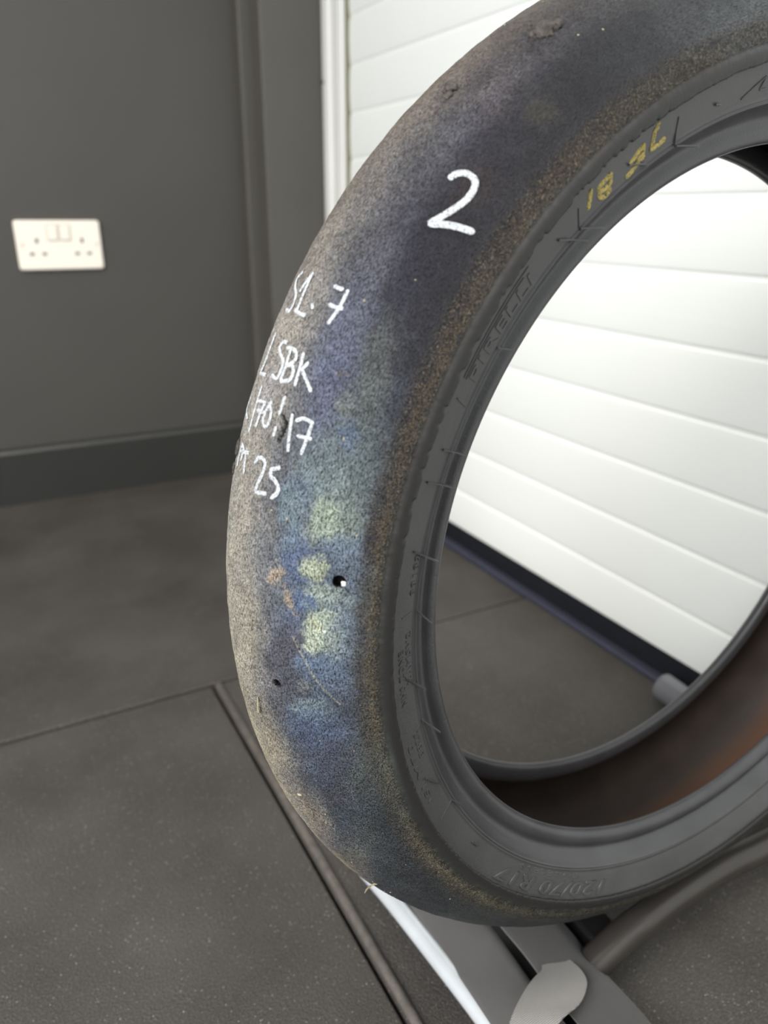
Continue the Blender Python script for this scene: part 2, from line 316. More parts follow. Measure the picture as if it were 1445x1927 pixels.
# ---- colour map of the rubber surface (heat bluing, dust, torn edge; grazing sheen and shade painted in), rows = angle round the tyre, columns = position across
PHK = [90, 103, 112, 122, 132, 142, 152, 162, 172, 182, 192, 202, 215, 230, 260]
EK = [-20, -8, 2, 15, 25, 35, 45, 52, 58, 63, 66]
T = {
 90: [(84,76,68),(84,76,68),(84,76,70),(82,76,72),(80,78,78),(84,86,90),(92,98,104),(96,102,108),(88,90,90),(92,86,74),(66,62,58)],
103: [(92,80,70),(92,80,70),(90,80,72),(84,76,72),(74,70,70),(76,78,82),(84,90,96),(92,98,104),(84,88,90),(88,82,70),(66,62,58)],
112: [(98,84,74),(98,84,74),(96,84,74),(88,78,72),(74,68,68),(64,64,68),(64,68,76),(66,72,80),(70,72,74),(80,74,64),(66,62,58)],
122: [(104,90,80),(104,90,80),(98,86,78),(86,78,76),(70,66,70),(56,54,60),(52,52,60),(50,50,60),(54,52,56),(66,58,50),(62,60,58)],
132: [(108,96,86),(108,96,86),(104,94,88),(92,86,84),(76,72,78),(54,50,60),(44,42,54),(44,42,54),(48,44,48),(64,54,46),(62,60,58)],
142: [(112,104,96),(112,104,96),(108,102,96),(98,96,98),(84,84,94),(66,66,82),(48,48,66),(42,42,54),(46,44,50),(66,56,48),(60,58,56)],
152: [(116,110,104),(116,110,104),(112,106,98),(104,100,96),(94,94,100),(84,86,100),(68,72,88),(50,50,62),(44,44,54),(68,58,48),(58,56,54)],
162: [(124,120,114),(120,116,110),(114,108,100),(108,104,100),(94,96,104),(86,96,114),(84,96,112),(66,76,92),(44,46,62),(68,58,48),(56,54,52)],
172: [(132,128,120),(128,124,114),(120,114,104),(110,108,104),(98,100,106),(88,102,122),(100,116,128),(84,100,120),(54,54,66),(78,70,56),(52,52,50)],
182: [(138,132,120),(134,128,114),(124,118,106),(110,106,102),(92,92,102),(84,98,124),(88,106,128),(78,88,104),(60,58,62),(88,78,62),(50,50,48)],
192: [(146,136,116),(140,132,112),(128,120,104),(108,104,98),(80,82,94),(74,88,112),(76,88,108),(68,72,82),(56,54,56),(98,88,70),(48,48,46)],
202: [(160,144,112),(152,138,108),(134,122,100),(100,96,92),(70,72,88),(64,74,92),(66,74,82),(58,62,72),(58,56,58),(104,94,74),(46,46,44)],
215: [(172,152,114),(160,144,110),(130,118,94),(86,84,84),(68,74,84),(64,70,74),(58,64,68),(52,56,60),(56,56,54),(108,100,80),(44,46,44)],
230: [(120,112,90),(112,106,88),(96,94,84),(76,78,78),(64,68,72),(56,60,62),(50,54,56),(48,50,52),(54,54,50),(96,92,74),(42,44,42)],
260: [(70,68,60),(70,68,60),(64,64,60),(56,58,58),(52,54,54),(48,50,50),(46,48,48),(46,48,46),(50,50,44),(76,72,58),(42,44,42)],
}
TAB = np.array([T[k] for k in PHK], float)
def paint_colour(phi, e):
    d = np.degrees(phi); ed = np.degrees(e)
    w1 = (fbm(phi*24, e*12, 11)-.5); w2 = (fbm(phi*24+50, e*12+9, 23)-.5)
    w3 = (fbm(phi*90, e*30, 31)-.5); w4 = (fbm(phi*90+9, e*30+5, 37)-.5)
    dd = d+w1*14+w3*4; ee = ed+w2*13*(1-sstep(52, 58, ed))+w4*5
    fi = np.interp(dd, PHK, np.arange(len(PHK))); fj = np.interp(ee, EK, np.arange(len(EK)))
    i0 = np.clip(np.floor(fi).astype(int), 0, len(PHK)-2); j0 = np.clip(np.floor(fj).astype(int), 0, len(EK)-2)
    a = (fi-i0)[:,None]; b = (fj-j0)[:,None]
    col = TAB[i0,j0]*(1-a)*(1-b)+TAB[i0+1,j0]*a*(1-b)+TAB[i0,j0+1]*(1-a)*b+TAB[i0+1,j0+1]*a*b
    u = phi*.29; v = e*.071
    # the stains are warped so that their outlines wander like the real ones
    f1 = (fbm(u*260, v*260, 41, 3)-.5); f2 = (fbm(u*260+40, v*260+7, 43, 3)-.5); f3 = (fbm(u*1400, v*1400, 47, 2)-.5)
    uu = phi*180/math.pi
    BU = np.radians(uu)*.29
    f5 = (fbm(u*620, v*620, 53, 3)-.5)
    BU = BU+f1*.0060+f5*.0028+f3*.0016; BV = v+f2*.0060-f5*.0022+f3*.0016
    for (bu, bv, q0, q1, q2, r, g, bb, s, so_) in BLOBS:
        # centres are stored as angle*.29 and e*.071
        du = BU-(bu+0) ; dv = BV-bv
        # centre angle is measured in radians of the same phi
        q = q0*du*du+2*q1*du*dv+q2*dv*dv
        m = q < 6
        if not m.any(): continue
        gy = .72 if min(r, g) > bb+8 else .95
        k = s*gy*(1-sstep(.9-so_*1.3, 1.1+so_*1.2, np.sqrt(q[m])))[:,None]
        col[m] = col[m]*(1-k)+np.array([r, g, bb])*k
    lum = col.mean(1, keepdims=True); cool = sstep(-4, 12, col[:,2]-col[:,0])[:,None]; col = lum+(col-lum)*(.82-.20*cool)
    warm = 1-sstep(4, 24, np.degrees(e))
    low = sstep(186, 205, np.degrees(phi))*(1-sstep(14, 26, np.degrees(e)))  # crown and lower rim brightened, grazing sheen added to the tan
    dk = sstep(30, 42, np.degrees(e))*(1-sstep(58, 61, np.degrees(e)))*sstep(112, 122, np.degrees(phi))*(1-sstep(146, 158, np.degrees(phi)))
    dg = np.degrees(phi); tp_ = .24*(1-sstep(112, 135, dg))+.18*sstep(108, 118, dg)*(1-sstep(142, 156, dg))*(1-sstep(18, 30, np.degrees(e)))
    vary = 1+.34*(fbm(u*420, v*420, 83, 4)-.5)+.22*(fbm(u*90, v*90, 87, 3)-.5)
    return np.clip(col*(1.02+.16*warm[:,None]+.16*low[:,None])*(1-.12*cool)*(1-.26*dk[:,None])*(1-tp_[:,None])*vary[:,None], 0, 255)
def mat_tread():
    s = NT('worn_tread_rubber')
    at = s.n('ShaderNodeAttribute', attribute_name='paint'); fz = s.n('ShaderNodeAttribute', attribute_name='fuzz')
    v = s.coord(); uvn = s.n('ShaderNodeUVMap', uv_map='surface')
    mp = s.n('ShaderNodeMapping'); mp.inputs['Rotation'].default_value = (0, 0, math.radians(-28)); mp.inputs['Scale'].default_value = (.8, 2.8, 1); s.l(uvn.outputs[0], mp.inputs[0])
    g1 = s.noise(v, 1250, 3, .6)            # grain
    g2 = s.noise(mp.outputs[0], 620, 3, .62)  # scuffs drawn out along the direction of slip
    g3 = s.noise(v, 1500, 2, .7)
    f = s.math('MAXIMUM', 0.0, fz.outputs['Fac'])
    pits = s.ramp(g2, .40, .49)
    grain = s.ramp(g1, .30, .62)
    col = at.outputs['Color']
    sm = s.n('ShaderNodeAttribute', attribute_name='smooth_zone'); ns = s.math('SUBTRACT', 1.0, sm.outputs['Fac'])
    col = s.mix(s.math('MULTIPLY', s.math('MULTIPLY', s.math('SUBTRACT', 1.0, pits), .88), ns), col, rgba((20, 19, 24)))
    bright = s.mix(1.0, col, (1.95, 1.95, 1.9, 1), 'MULTIPLY')
    col = s.mix(ns, col, s.mix(grain, s.mix(.62, col, (0,0,0,1)), bright))
    # golden glints painted on the short fibres of the torn shoulder
    gl = s.math('MULTIPLY', s.ramp(g3, .56, .66), s.math('MULTIPLY', f, .8))
    col = s.mix(gl, s.mix(s.math('MULTIPLY', f, .35), col, (.006,.005,.004,1)), rgba((128, 116, 94)))
    s.l(col, s.b.inputs['Base Color'])
    s.l(s.math('ADD', .24, s.math('MULTIPLY', g1, .3)), s.b.inputs['Roughness'])
    s.b.inputs['Specular IOR Level'].default_value = .26
    h = s.math('ADD', s.math('MULTIPLY', g2, 1.1), s.math('MULTIPLY', g1, 1.2))
    h = s.math('ADD', h, s.math('MULTIPLY', s.math('MULTIPLY', g3, f), 1.6))
    s.l(s.bump(h, .0011, s.math('SUBTRACT', .9, s.math('MULTIPLY', sm.outputs['Fac'], .75))), s.b.inputs['Normal'])
    return s.m
def grid_mesh(name, P, mat, parent, close_u=True, flip=False):
    nu, nv = P.shape[:2]
    V = P.reshape(-1, 3)
    i = np.arange(nu if close_u else nu-1); j = np.arange(nv-1)
    I, J = np.meshgrid(i, j, indexing='ij'); I2 = (I+1) % nu
    F = np.stack([I*nv+J, I2*nv+J, I2*nv+J+1, I*nv+J+1], -1).reshape(-1, 4)
    if flip: F = F[:, ::-1]
    me = bpy.data.meshes.new(name)
    me.vertices.add(len(V)); me.vertices.foreach_set('co', V.astype(np.float32).ravel())
    me.loops.add(F.size); me.loops.foreach_set('vertex_index', F.astype(np.int32).ravel())
    me.polygons.add(len(F)); me.polygons.foreach_set('loop_start', np.arange(0, F.size, 4, dtype=np.int32))
    me.update(calc_edges=True); me.polygons.foreach_set('use_smooth', [True]*len(F)); me.validate()
    me.materials.append(mat)
    o = bpy.data.objects.new(name, me); C.objects.link(o); o.parent = parent
    return o, me, F
D2R = math.pi/180
HOLES = [[172.464, 51.41, 0.0029], [183.817, 27.04, 0.0023]]
phi = np.unique(np.round(np.concatenate([np.arange(88, 262, .16), np.arange(262, 448, 1.0)]+[np.arange(h_[0]-.8, h_[0]+.8, .05) for h_ in HOLES]), 3))*D2R
ev = np.unique(np.round(np.concatenate([np.arange(-67.2, -18, 2.4), np.arange(-18, 67.2, .58)]+[np.arange(h_[1]-3, h_[1]+3, .24) for h_ in HOLES]), 3))*D2R
PH, EV = np.meshgrid(phi, ev, indexing='ij')
pf, ef = PH.ravel(), EV.ravel()
off = (fbm(pf*40, ef*14, 3)-.5)*.0007+(fbm(pf*260, ef*70, 5)-.5)*.00030
fuzz = sstep(55.5, 60, np.degrees(ef))*(1-sstep(65.2, 66.6, np.degrees(ef)))*np.where(np.degrees(pf) < 268, 1, .6)
fuzz = fuzz*np.clip(.55+1.2*(fbm(pf*60, ef*30, 71)), 0, 1)
off += fuzz*(fbm(pf*700, ef*170, 9, 2)-.45)*.0011
off -= .0004*sstep(65, 66.5, np.degrees(ef))
smooth_zone = sstep(65.4, 66.6, np.degrees(ef))
COL = paint_colour(pf, ef)
for (hp, he, R) in HOLES:
    du = (pf-hp*D2R)*(RC+RA*math.cos(he*D2R)); dv = (ef-he*D2R)*math.hypot(RA*math.sin(he*D2R), RB*math.cos(he*D2R))
    d = np.hypot(du, dv); off -= .0042*(1-sstep(R*.80, R, d)); COL[d < R*.98] = (16, 14, 13)  # inside of each hole painted near black to deepen its shade
# a torn crack beside the writing
CRK = [[160.224, 17.57], [160.659, 20.3], [161.35, 19.81], [162.197, 18.98]]
for (a, b) in zip(CRK[:-1], CRK[1:]):
    A = np.array(a)*D2R*np.array([.299, .071]); B_ = np.array(b)*D2R*np.array([.299, .071]); X_ = np.stack([pf*.299, ef*.071], -1)
    t = np.clip(((X_-A)@(B_-A))/((B_-A)@(B_-A)), 0, 1); d = np.linalg.norm(X_-A-t[:,None]*(B_-A), axis=1)
    k = 1-sstep(.0005, .0013, d+(fbm(pf*900, ef*220, 77, 2)-.5)*.001); off -= .0016*k; COL = COL*(1-k[:,None])+np.array([18,16,15])*k[:,None]
# a fine raised scar across the blue zone
SCAR = [[178.536, 36.1], [179.895, 38.72], [182.32, 43.5], [183.686, 47.05], [185.173, 51.93]]
for (a, b) in zip(SCAR[:-1], SCAR[1:]):
    A = np.array(a)*D2R*np.array([.289, .069]); B_ = np.array(b)*D2R*np.array([.289, .069]); X_ = np.stack([pf*.289, ef*.069], -1)
    t = np.clip(((X_-A)@(B_-A))/((B_-A)@(B_-A)), 0, 1); d = np.linalg.norm(X_-A-t[:,None]*(B_-A), axis=1)
    k = 1-sstep(.0002, .0008, d+(fbm(pf*900, ef*220, 78, 2)-.5)*.0004); off += .0004*k; COL = COL*(1-.55*k[:,None])+np.array([150,146,124])*.55*k[:,None]
P = tread_xyz(pf, ef, off).reshape(len(phi), len(ev), 3)
# shoulder band and ragged lip towards the sidewall (camera side), plain lip on the far side
jag = (fbm(phi*130, phi*0+3, 61, 4)-.5); jag2 = sstep(.60, .75, fbm(phi*75, phi*0+8, 65, 2))*np.where((np.degrees(phi) > 118) & (np.degrees(phi) < 168), 1, .15)
jr = jag*.0008+jag2*.0011
def ringpt(r, h): return np.stack([r*np.cos(phi), -h+0*phi, r*np.sin(phi)], -1)
near = [ringpt(.2530+jr*.2, .0587), ringpt(.2512+jr*.5, .0588), ringpt(.2498+jr, .0587), ringpt(.2487+jr, .0582), ringpt(.2486+jr, .0572), ringpt(.2500+jr, .0560)]
far = [ringpt(.2500+0*phi, -.0560), ringpt(.2486+0*phi, -.0572), ringpt(.2512+0*phi, -.0588)]
P = np.concatenate([np.stack(far, 1), P, np.stack(near, 1)], 1)
K = .92
lc = lin(COL)*K
lc = np.concatenate([np.tile(lin([[46,46,46]])*K, (len(phi)*3, 1)).reshape(len(phi), 3, 3), lc.reshape(len(phi), len(ev), 3), np.tile(lin([[44,43,42]])*K, (len(phi)*6, 1)).reshape(len(phi), 6, 3)], 1).reshape(-1, 3)
def padded(a, l, r): return np.concatenate([np.full((len(phi), 3), l), a.reshape(len(phi), len(ev)), np.full((len(phi), 6), r)], 1).ravel()
fzA = padded(fuzz, 0, 0); smA = padded(smooth_zone, 1, 1)
tread, me, F = grid_mesh('tread', P, mat_tread(), ty, flip=False)
a_ = me.color_attributes.new('paint', 'FLOAT_COLOR', 'POINT')
a_.data.foreach_set('color', np.concatenate([lc, np.ones((len(lc), 1))], 1).astype(np.float32).ravel())
for nm, arr in (('fuzz', fzA), ('smooth_zone', smA)):
    q_ = me.attributes.new(nm, 'FLOAT', 'POINT'); q_.data.foreach_set('value', arr.astype(np.float32))
uvl = me.uv_layers.new(name='surface')
UU = np.concatenate([np.repeat(PH[:, :1], 3, 1), PH, np.repeat(PH[:, :1], 6, 1)], 1)*.29
VV = np.concatenate([np.tile([-.086,-.085,-.084], (len(phi), 1)), EV*.071, np.tile(.084+.0015*np.arange(6), (len(phi), 1))], 1)
lv = np.empty(len(me.loops), np.int32); me.loops.foreach_get('vertex_index', lv)
uvl.data.foreach_set('uv', np.stack([UU.ravel()[lv], VV.ravel()[lv]], 1).astype(np.float32).ravel())
tread['label'] = 'blistered tread with blue and green heat stains, tan dust and painted sheen'

# ---- sidewalls, beads, inner liner
def mat_side(name, c1, c2, rough, bumpd=.00025):
    s = NT(name); v = s.coord()
    f = s.noise(v, 30, 4); g = s.noise(v, 900, 2)
    s.l(s.mix(s.ramp(f, .3, .7), rgba(c1), rgba(c2)), s.b.inputs['Base Color'])
    s.l(s.math('ADD', rough-.06, s.math('MULTIPLY', f, .14)), s.b.inputs['Roughness'])
    s.b.inputs['Specular IOR Level'].default_value = .5
    s.l(s.bump(g, bumpd, .6), s.b.inputs['Normal'])
    return s.m
M_side = mat_side('sidewall_rubber', (60, 60, 60), (71, 71, 71), .44)
M_bead = mat_side('bead_rubber', (50, 50, 52), (62, 62, 64), .36)
M_liner = mat_side('liner_rubber', (44, 38, 35), (54, 46, 41), .5, .0006)
def warm_glow_band(m):  # liner's brown tint with the glow of entering light painted in
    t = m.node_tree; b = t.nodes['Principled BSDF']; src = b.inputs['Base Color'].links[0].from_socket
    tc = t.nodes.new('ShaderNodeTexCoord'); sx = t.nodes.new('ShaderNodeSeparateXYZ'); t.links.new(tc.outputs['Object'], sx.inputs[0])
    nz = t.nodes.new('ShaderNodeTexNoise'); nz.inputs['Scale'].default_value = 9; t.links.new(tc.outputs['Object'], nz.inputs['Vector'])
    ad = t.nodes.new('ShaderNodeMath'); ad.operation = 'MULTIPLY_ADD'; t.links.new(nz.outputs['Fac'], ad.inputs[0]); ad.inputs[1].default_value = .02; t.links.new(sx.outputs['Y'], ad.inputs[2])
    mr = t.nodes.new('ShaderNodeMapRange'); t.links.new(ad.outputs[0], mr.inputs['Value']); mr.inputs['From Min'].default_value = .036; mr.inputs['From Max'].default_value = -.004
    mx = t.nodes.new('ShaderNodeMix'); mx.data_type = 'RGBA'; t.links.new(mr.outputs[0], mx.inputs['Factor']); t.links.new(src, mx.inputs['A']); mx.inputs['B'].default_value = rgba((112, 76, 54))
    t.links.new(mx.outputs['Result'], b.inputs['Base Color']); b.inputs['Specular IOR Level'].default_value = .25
warm_glow_band(M_liner)
NPH = np.radians(np.arange(0, 360, .5))
def lathe(name, prof, mat, side=1, flip=False):
    h = np.array([p[0] for p in prof])*side; r = np.array([p[1] for p in prof])
    Pm = np.stack([np.outer(np.cos(NPH), r), np.tile(-h, (len(NPH), 1)), np.outer(np.sin(NPH), r)], -1)
    return grid_mesh(name, Pm, mat, ty, flip=flip)[0]
def dens(prof, n=6):
    P_ = np.array(prof); o = []
    for i in range(len(P_)-1):
        p0 = P_[max(i-1, 0)]; p1 = P_[i]; p2 = P_[i+1]; p3 = P_[min(i+2, len(P_)-1)]
        for k in range(n):
            t = k/n; o.append(.5*((2*p1)+(p2-p0)*t+(2*p0-5*p1+4*p2-p3)*t*t+(3*p1-p0-3*p2+p3)*t**3))
    o.append(P_[-1]); return o
SIDE = [(.0490,.2312), (.0495,.2316), (.0495,.2319), (.0490,.2321), (.0491,.2328), (.0495,.2331), (.0496,.2334), (.0494,.2337), (.0501,.2350)]+[(.0501+(.0567-.0501)*t, .2350+(.2510-.2350)*t) for t in (.2,.4,.6,.8,1)]
BEAD = dens([(.0352,.2275), (.0333,.2235), (.0324,.2185), (.0328,.2148), (.0345,.2132), (.0365,.2130), (.0385,.2140), (.0400, .2158), (.0408, .2180), (.0409, .2200), (.0404, .2218), (.0403, .2234), (.0415, .2254), (.0440, .2276), (.0466,.2296), (.0484,.2308), (.0490,.2312)])
LINER = dens([(.0352,.2275), (.0395,.2325), (.0455,.2410), (.0485,.2510), (.0478,.2620), (.0415,.2735), (.0310,.2835), (.0170,.2895), (0,.2920)])
def hside(r):
    P_ = np.array(sorted([(b, a) for a, b in SIDE])); return np.interp(r, P_[:,0], P_[:,1])
for sd in (1, -1):
    lathe('sidewall', SIDE, M_side, sd, flip=False); lathe('bead', BEAD, M_bead, sd, flip=False)
lin_prof = LINER+[(-a, b) for a, b in LINER[::-1][1:]]
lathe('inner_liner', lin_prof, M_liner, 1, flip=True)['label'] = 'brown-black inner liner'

def sxyz(ph, r, off):   # sidewall point, ph degrees, offset outward (towards the camera side)
    a = ph*D2R; return (r*math.cos(a), -(float(hside(r))+off), r*math.sin(a))
# ---- raised moulded marks
def side_text(name, txt, ph0, r0, height, track=1.0, depth=.0005, shear=0.0, width=None):
    cu = bpy.data.curves.new('moulding', 'FONT'); cu.body = txt; cu.size = 1; cu.extrude = .02; cu.space_character = track; cu.shear = shear; cu.resolution_u = 3; cu.bevel_depth = .008
    t = bpy.data.objects.new('moulding', cu); C.objects.link(t); bpy.context.view_layer.update()
    me = bpy.data.meshes.new_from_object(t.evaluated_get(bpy.context.evaluated_depsgraph_get()))
    xs = [v.co.x for v in me.vertices]; ys = [v.co.y for v in me.vertices]
    x0, x1, yy0, yy1 = min(xs), max(xs), min(ys), max(ys)
    sx = height/(yy1-yy0) if width is None else width/(x1-x0)
    for v in me.vertices:
        r = r0+(v.co.y-yy0)/(yy1-yy0)*height; ph = ph0-math.degrees((v.co.x-x0)*sx/(r0+height/2))
        v.co = sxyz(ph, r, depth if v.co.z > 0 else -.0004)
    me.materials.clear(); me.materials.append(M_side)
    o = bpy.data.objects.new(name, me); C.objects.link(o); o.parent = ty
    bpy.data.objects.remove(t); return o
WD = lambda a, b, r=.238: abs(a-b)*D2R*r
side_text('raised_lettering', 'PIRELLI', 151.2, .2350, .0062, 1.12, .0004, 0, WD(151.2, 139.6))
def bar(name, pts, wd, depth=.0006, mat=None, taper=None):
    """raised bar on the sidewall through (angle, radius) points"""
    L = [np.array(sxyz(p, r, 0)) for p, r in pts]
    top = []; bot = []
    for i, q in enumerate(L):
        d = (L[min(i+1, len(L)-1)]-L[max(i-1, 0)]); d /= np.linalg.norm(d); nrm = np.array([0, -1., 0]); s_ = np.cross(d, nrm); s_ /= np.linalg.norm(s_)
        ww = wd/2*(taper[i] if taper else 1)
        top.append((q+s_*ww*.7+nrm*depth, q-s_*ww*.7+nrm*depth)); bot.append((q+s_*ww-nrm*.0004, q-s_*ww-nrm*.0004))
    vs = []; fs = []
    for i in range(len(L)): vs += [bot[i][0], top[i][0], top[i][1], bot[i][1]]
    for i in range(len(L)-1):
        a = i*4; b = a+4
        for k in range(3): fs.append((a+k, a+k+1, b+k+1, b+k))
    n_ = (len(L)-1)*4; fs += [(0, 1, 2, 3), (n_+3, n_+2, n_+1, n_)]
    o = obj(name, vs, fs, mat or M_side, ty); return o
arc = lambda a, b, r0, r1=None, n=24: [(a+(b-a)*t, r0+((r1 if r1 else r0)-r0)*t) for t in np.linspace(0, 1, n)]
bar('raised_lettering', arc(151.5, 140.4, .2424), .0007, .0004)
bar('raised_lettering', arc(151.5, 139.4, .2442), .0007, .0004)
side_text('raised_lettering', '88182', 174.9, .2345, .0027, 1.3, .0006, 0, WD(170.2, 174.9))
side_text('raised_lettering', 'I.AMSV2', 185.9, .2350, .0031, 1.2, .0005, 0, WD(179.3, 185.9))
side_text('raised_lettering', 'NHS ZONE', 188.2, .2398, .0034, 1.2, .0005, 0, WD(181.0, 188.2))
side_text('raised_lettering', '8822', 197.0, .2360, .0034, 1.1, .0004, 0, WD(192.8, 197.0))
side_text('raised_lettering', 'ISI.M70', 203.5, .2412, .0036, 1.2, .0004, 0, WD(193.5, 203.5))
side_text('raised_lettering', '120/70 R17', 249.5, .2393, .0078, 1.05, .0009, .3, WD(222.5, 249.5))
side_text('raised_lettering', 'TUBELESS', 243.5, .2345, .0028, 1.2, .0004, 0, WD(229, 243.5))
# mould seams and vent nubs, some with a fine stem over the rim line
def nub(p, q):
    bar('vent_rib', [p, ((p[0]+q[0])/2, (p[1]+q[1])/2), q], .0009, .0011)
NUBS = [[[135.106, 0.23892], [131.819, 0.22564]], [[132.026, 0.23293], [129.101, 0.2235]], [[124.271, 0.23937], [121.531, 0.23294]], [[117.124, 0.2317], [113.681, 0.22586]], [[158.669, 0.23846], [158.605, 0.2235]], [[162.141, 0.24218], [162.472, 0.2235]], [[169.624, 0.23953], [171.315, 0.2235]], [[177.013, 0.23186], [179.194, 0.2235]], [[184.764, 0.23945], [188.082, 0.22792]], [[192.094, 0.23239], [195.585, 0.22462]], [[200.024, 0.24057], [202.83, 0.2348]], [[207.218, 0.2328], [209.222, 0.23036]], [[111.433, 0.23949], [110.535, 0.23836]], [[147.068, 0.23281], [146.186, 0.22438]], [[215.738, 0.23872], [217.223, 0.23834]]]
for p, q in NUBS: nub(p, q)
for p, q in [[[131.647, 0.24168], [132.026, 0.23293]], [[116.924, 0.24315], [117.124, 0.2317]], [[153.477, 0.24262], [153.856, 0.23389]], [[177.131, 0.24169], [176.908, 0.23538]], [[192.88, 0.24003], [192.492, 0.23401]], [[207.412, 0.24397], [207.218, 0.2328]]]: bar('mould_seam', [p, ((p[0]+q[0])/2, (p[1]+q[1])/2), q], .0008, .0004)
for a, b in zip([[107.079, 0.2367], [103.874, 0.24296], [104.307, 0.23806], [103.173, 0.2379]][:-1], [[107.079, 0.2367], [103.874, 0.24296], [104.307, 0.23806], [103.173, 0.2379]][1:]): bar('raised_emblem', [a, ((a[0]+b[0])/2, (a[1]+b[1])/2), b], .0007, .0005)

# ---- paint-pen writing: thin coats of paint lying on the rubber
def mat_pen(name, c, c2, hole):
    s = NT(name); v = s.coord(); n1 = s.noise(v, 1100, 3, .65)
    s.l(s.mix(s.ramp(n1, .35, .62), rgba(c2), rgba(c)), s.b.inputs['Base Color']); s.b.inputs['Roughness'].default_value = .6
    s.l(s.bump(n1, .0006), s.b.inputs['Normal'])
    if hole:
        m_ = s.ramp(n1, hole-.02, hole+.03); s.l(m_, s.b.inputs['Alpha'])
    return s.m
M_white = mat_pen('white_paint_pen', (198, 201, 202), (128, 130, 134), .33)
M_yellow = mat_pen('yellow_paint_pen', (190, 170, 88), (140, 126, 74), .40)
def resample(pts, n=8):
    P_ = [np.array(p, float) for p in pts]; o = []
    if len(P_) == 2: return [P_[0]+(P_[1]-P_[0])*t for t in np.linspace(0, 1, n+1)]
    for i in range(len(P_)-1):
        p0 = P_[max(i-1, 0)]; p1 = P_[i]; p2 = P_[i+1]; p3 = P_[min(i+2, len(P_)-1)]
        for k in range(n):
            t = k/n; o.append(.5*((2*p1)+(p2-p0)*t+(2*p0-5*p1+4*p2-p3)*t*t+(3*p1-p0-3*p2+p3)*t**3))
    o.append(P_[-1]); return o
def pen_stroke(vs, fs, pts, width, surf, nrmf, seed):
    r_ = np.random.default_rng(seed); Q = [surf(*p) for p in resample(pts)]
    N = [nrmf(*p) for p in resample(pts)]
    # round ends
    L = len(Q); base = len(vs); rows = []
    cum = 0; ds = [np.linalg.norm(Q[i+1]-Q[i]) for i in range(L-1)]; tot = sum(ds); acc = 0
    for i in range(L):
        d = Q[min(i+1, L-1)]-Q[max(i-1, 0)]; d = d/(np.linalg.norm(d)+1e-9); s_ = np.cross(d, N[i]); s_ /= np.linalg.norm(s_)+1e-9
        wv = width/2*(1+.16*(r_.random()-.5))
        ext = 0
        if i == 0: rows.append((Q[i]-d*width*.42, s_, wv*.45, N[i])); rows.append((Q[i]-d*width*.2, s_, wv*.85, N[i]))
        rows.append((Q[i], s_, wv, N[i]))
        if i == L-1: rows.append((Q[i]+d*width*.2, s_, wv*.85, N[i])); rows.append((Q[i]+d*width*.42, s_, wv*.45, N[i]))
    for q, s_, wv, n_ in rows:
        for t, hgt in ((-1, .00025), (-.6, .00045), (0, .0005), (.6, .00045), (1, .00025)): vs.append(q+s_*wv*t+n_*hgt)
    for i in range(len(rows)-1):
        for k in range(4):
            a = base+i*5+k; fs.append((a, a+1, a+6, a+5))
def tsurf(p, e): return tread_xyz(np.array(p*D2R), np.array(e*D2R))
def tnrm(p, e):
    a, b = p*D2R, e*D2R; nr = math.cos(b)/RA; nh = math.sin(b)/RB; L = math.hypot(nr, nh)
    return np.array([nr/L*math.cos(a), -nh/L, nr/L*math.sin(a)])
ssurf = lambda p, r: np.array(sxyz(p, r, 0)); snrm = lambda p, r: np.array([0, -1., 0])
def writing(name, strokes, width, surf, nf, mat, label):
    vs = []; fs = []
    for i, s_ in enumerate(strokes): pen_stroke(vs, fs, s_, width, surf, nf, i)
    o = obj(name, vs, fs, mat, ty, True); o['label'] = label; return o
n_ = 0
for cnt, wd, lb in ((8, .0017, 'white handwritten 1 2 . 7 line'), (9, .0017, 'white handwritten SBK line'), (12, .0016, 'white handwritten /70 17 line'), (6, .0018, 'white handwritten DT 25 line')):
    k_ = WHITE[n_:n_+cnt]; n_ += cnt
    if k_: writing('handwriting', k_, wd, tsurf, tnrm, M_white, lb)
if WHITE[n_:]: writing('handwriting', WHITE[n_:], .0020, tsurf, tnrm, M_white, 'white handwritten 25')
writing('handwriting', BIG, .0027, tsurf, tnrm, M_white, 'large white handwritten 2')
writing('handwriting', YEL, .0023, ssurf, snrm, M_yellow, 'yellow handwritten R letters on the sidewall')

# ---- rubber crumbs, flakes and wisps stuck to the tread
M_crumb = simple('rubber_crumb_mat', (60, 54, 49), .7, 0, 300, .4, .001, 500)
M_flake = simple('pale_flake', (150, 140, 116), .6, 0, 200, .2)
def crumb(phd, e, rx, ry, rz, seed, name='rubber_crumb', mat=None):
    bm = bmesh.new(); bmesh.ops.create_icosphere(bm, subdivisions=4, radius=1)
    Nn = tnrm(phd, e); Tt = np.array([-math.sin(phd*D2R), 0, math.cos(phd*D2R)]); Bb = np.cross(Nn, Tt)
    c0 = tsurf(phd, e)
    for v in bm.verts:
        c_ = np.array(v.co); k = 1+.9*(fbm(np.array([c_[0]*2.3+9+seed]), np.array([c_[1]*2.3+c_[2]*1.7+20]), seed, 4)[0]-.5)
        c_ = c_*k; v.co = Vector(c0+Tt*c_[0]*rx+Bb*c_[1]*ry+Nn*(c_[2]*rz+.0002))
    o = bmobj(name, bm, mat or M_crumb, ty, True); return o
for cr in [[123.079, 21.8, 0.0048, 0.004, 0.002, 5], [122.177, 23.82, 0.003, 0.0022, 0.0014, 8], [122.722, 17.16, 0.0012, 0.0026, 0.001, 9], [131.181, 10.75, 0.0022, 0.003, 0.0018, 12], [132.039, 12.05, 0.0024, 0.002, 0.0008, 14]]: crumb(cr[0], cr[1], cr[2]*1.15, cr[3]*1.15, cr[4]*1.5, cr[5])
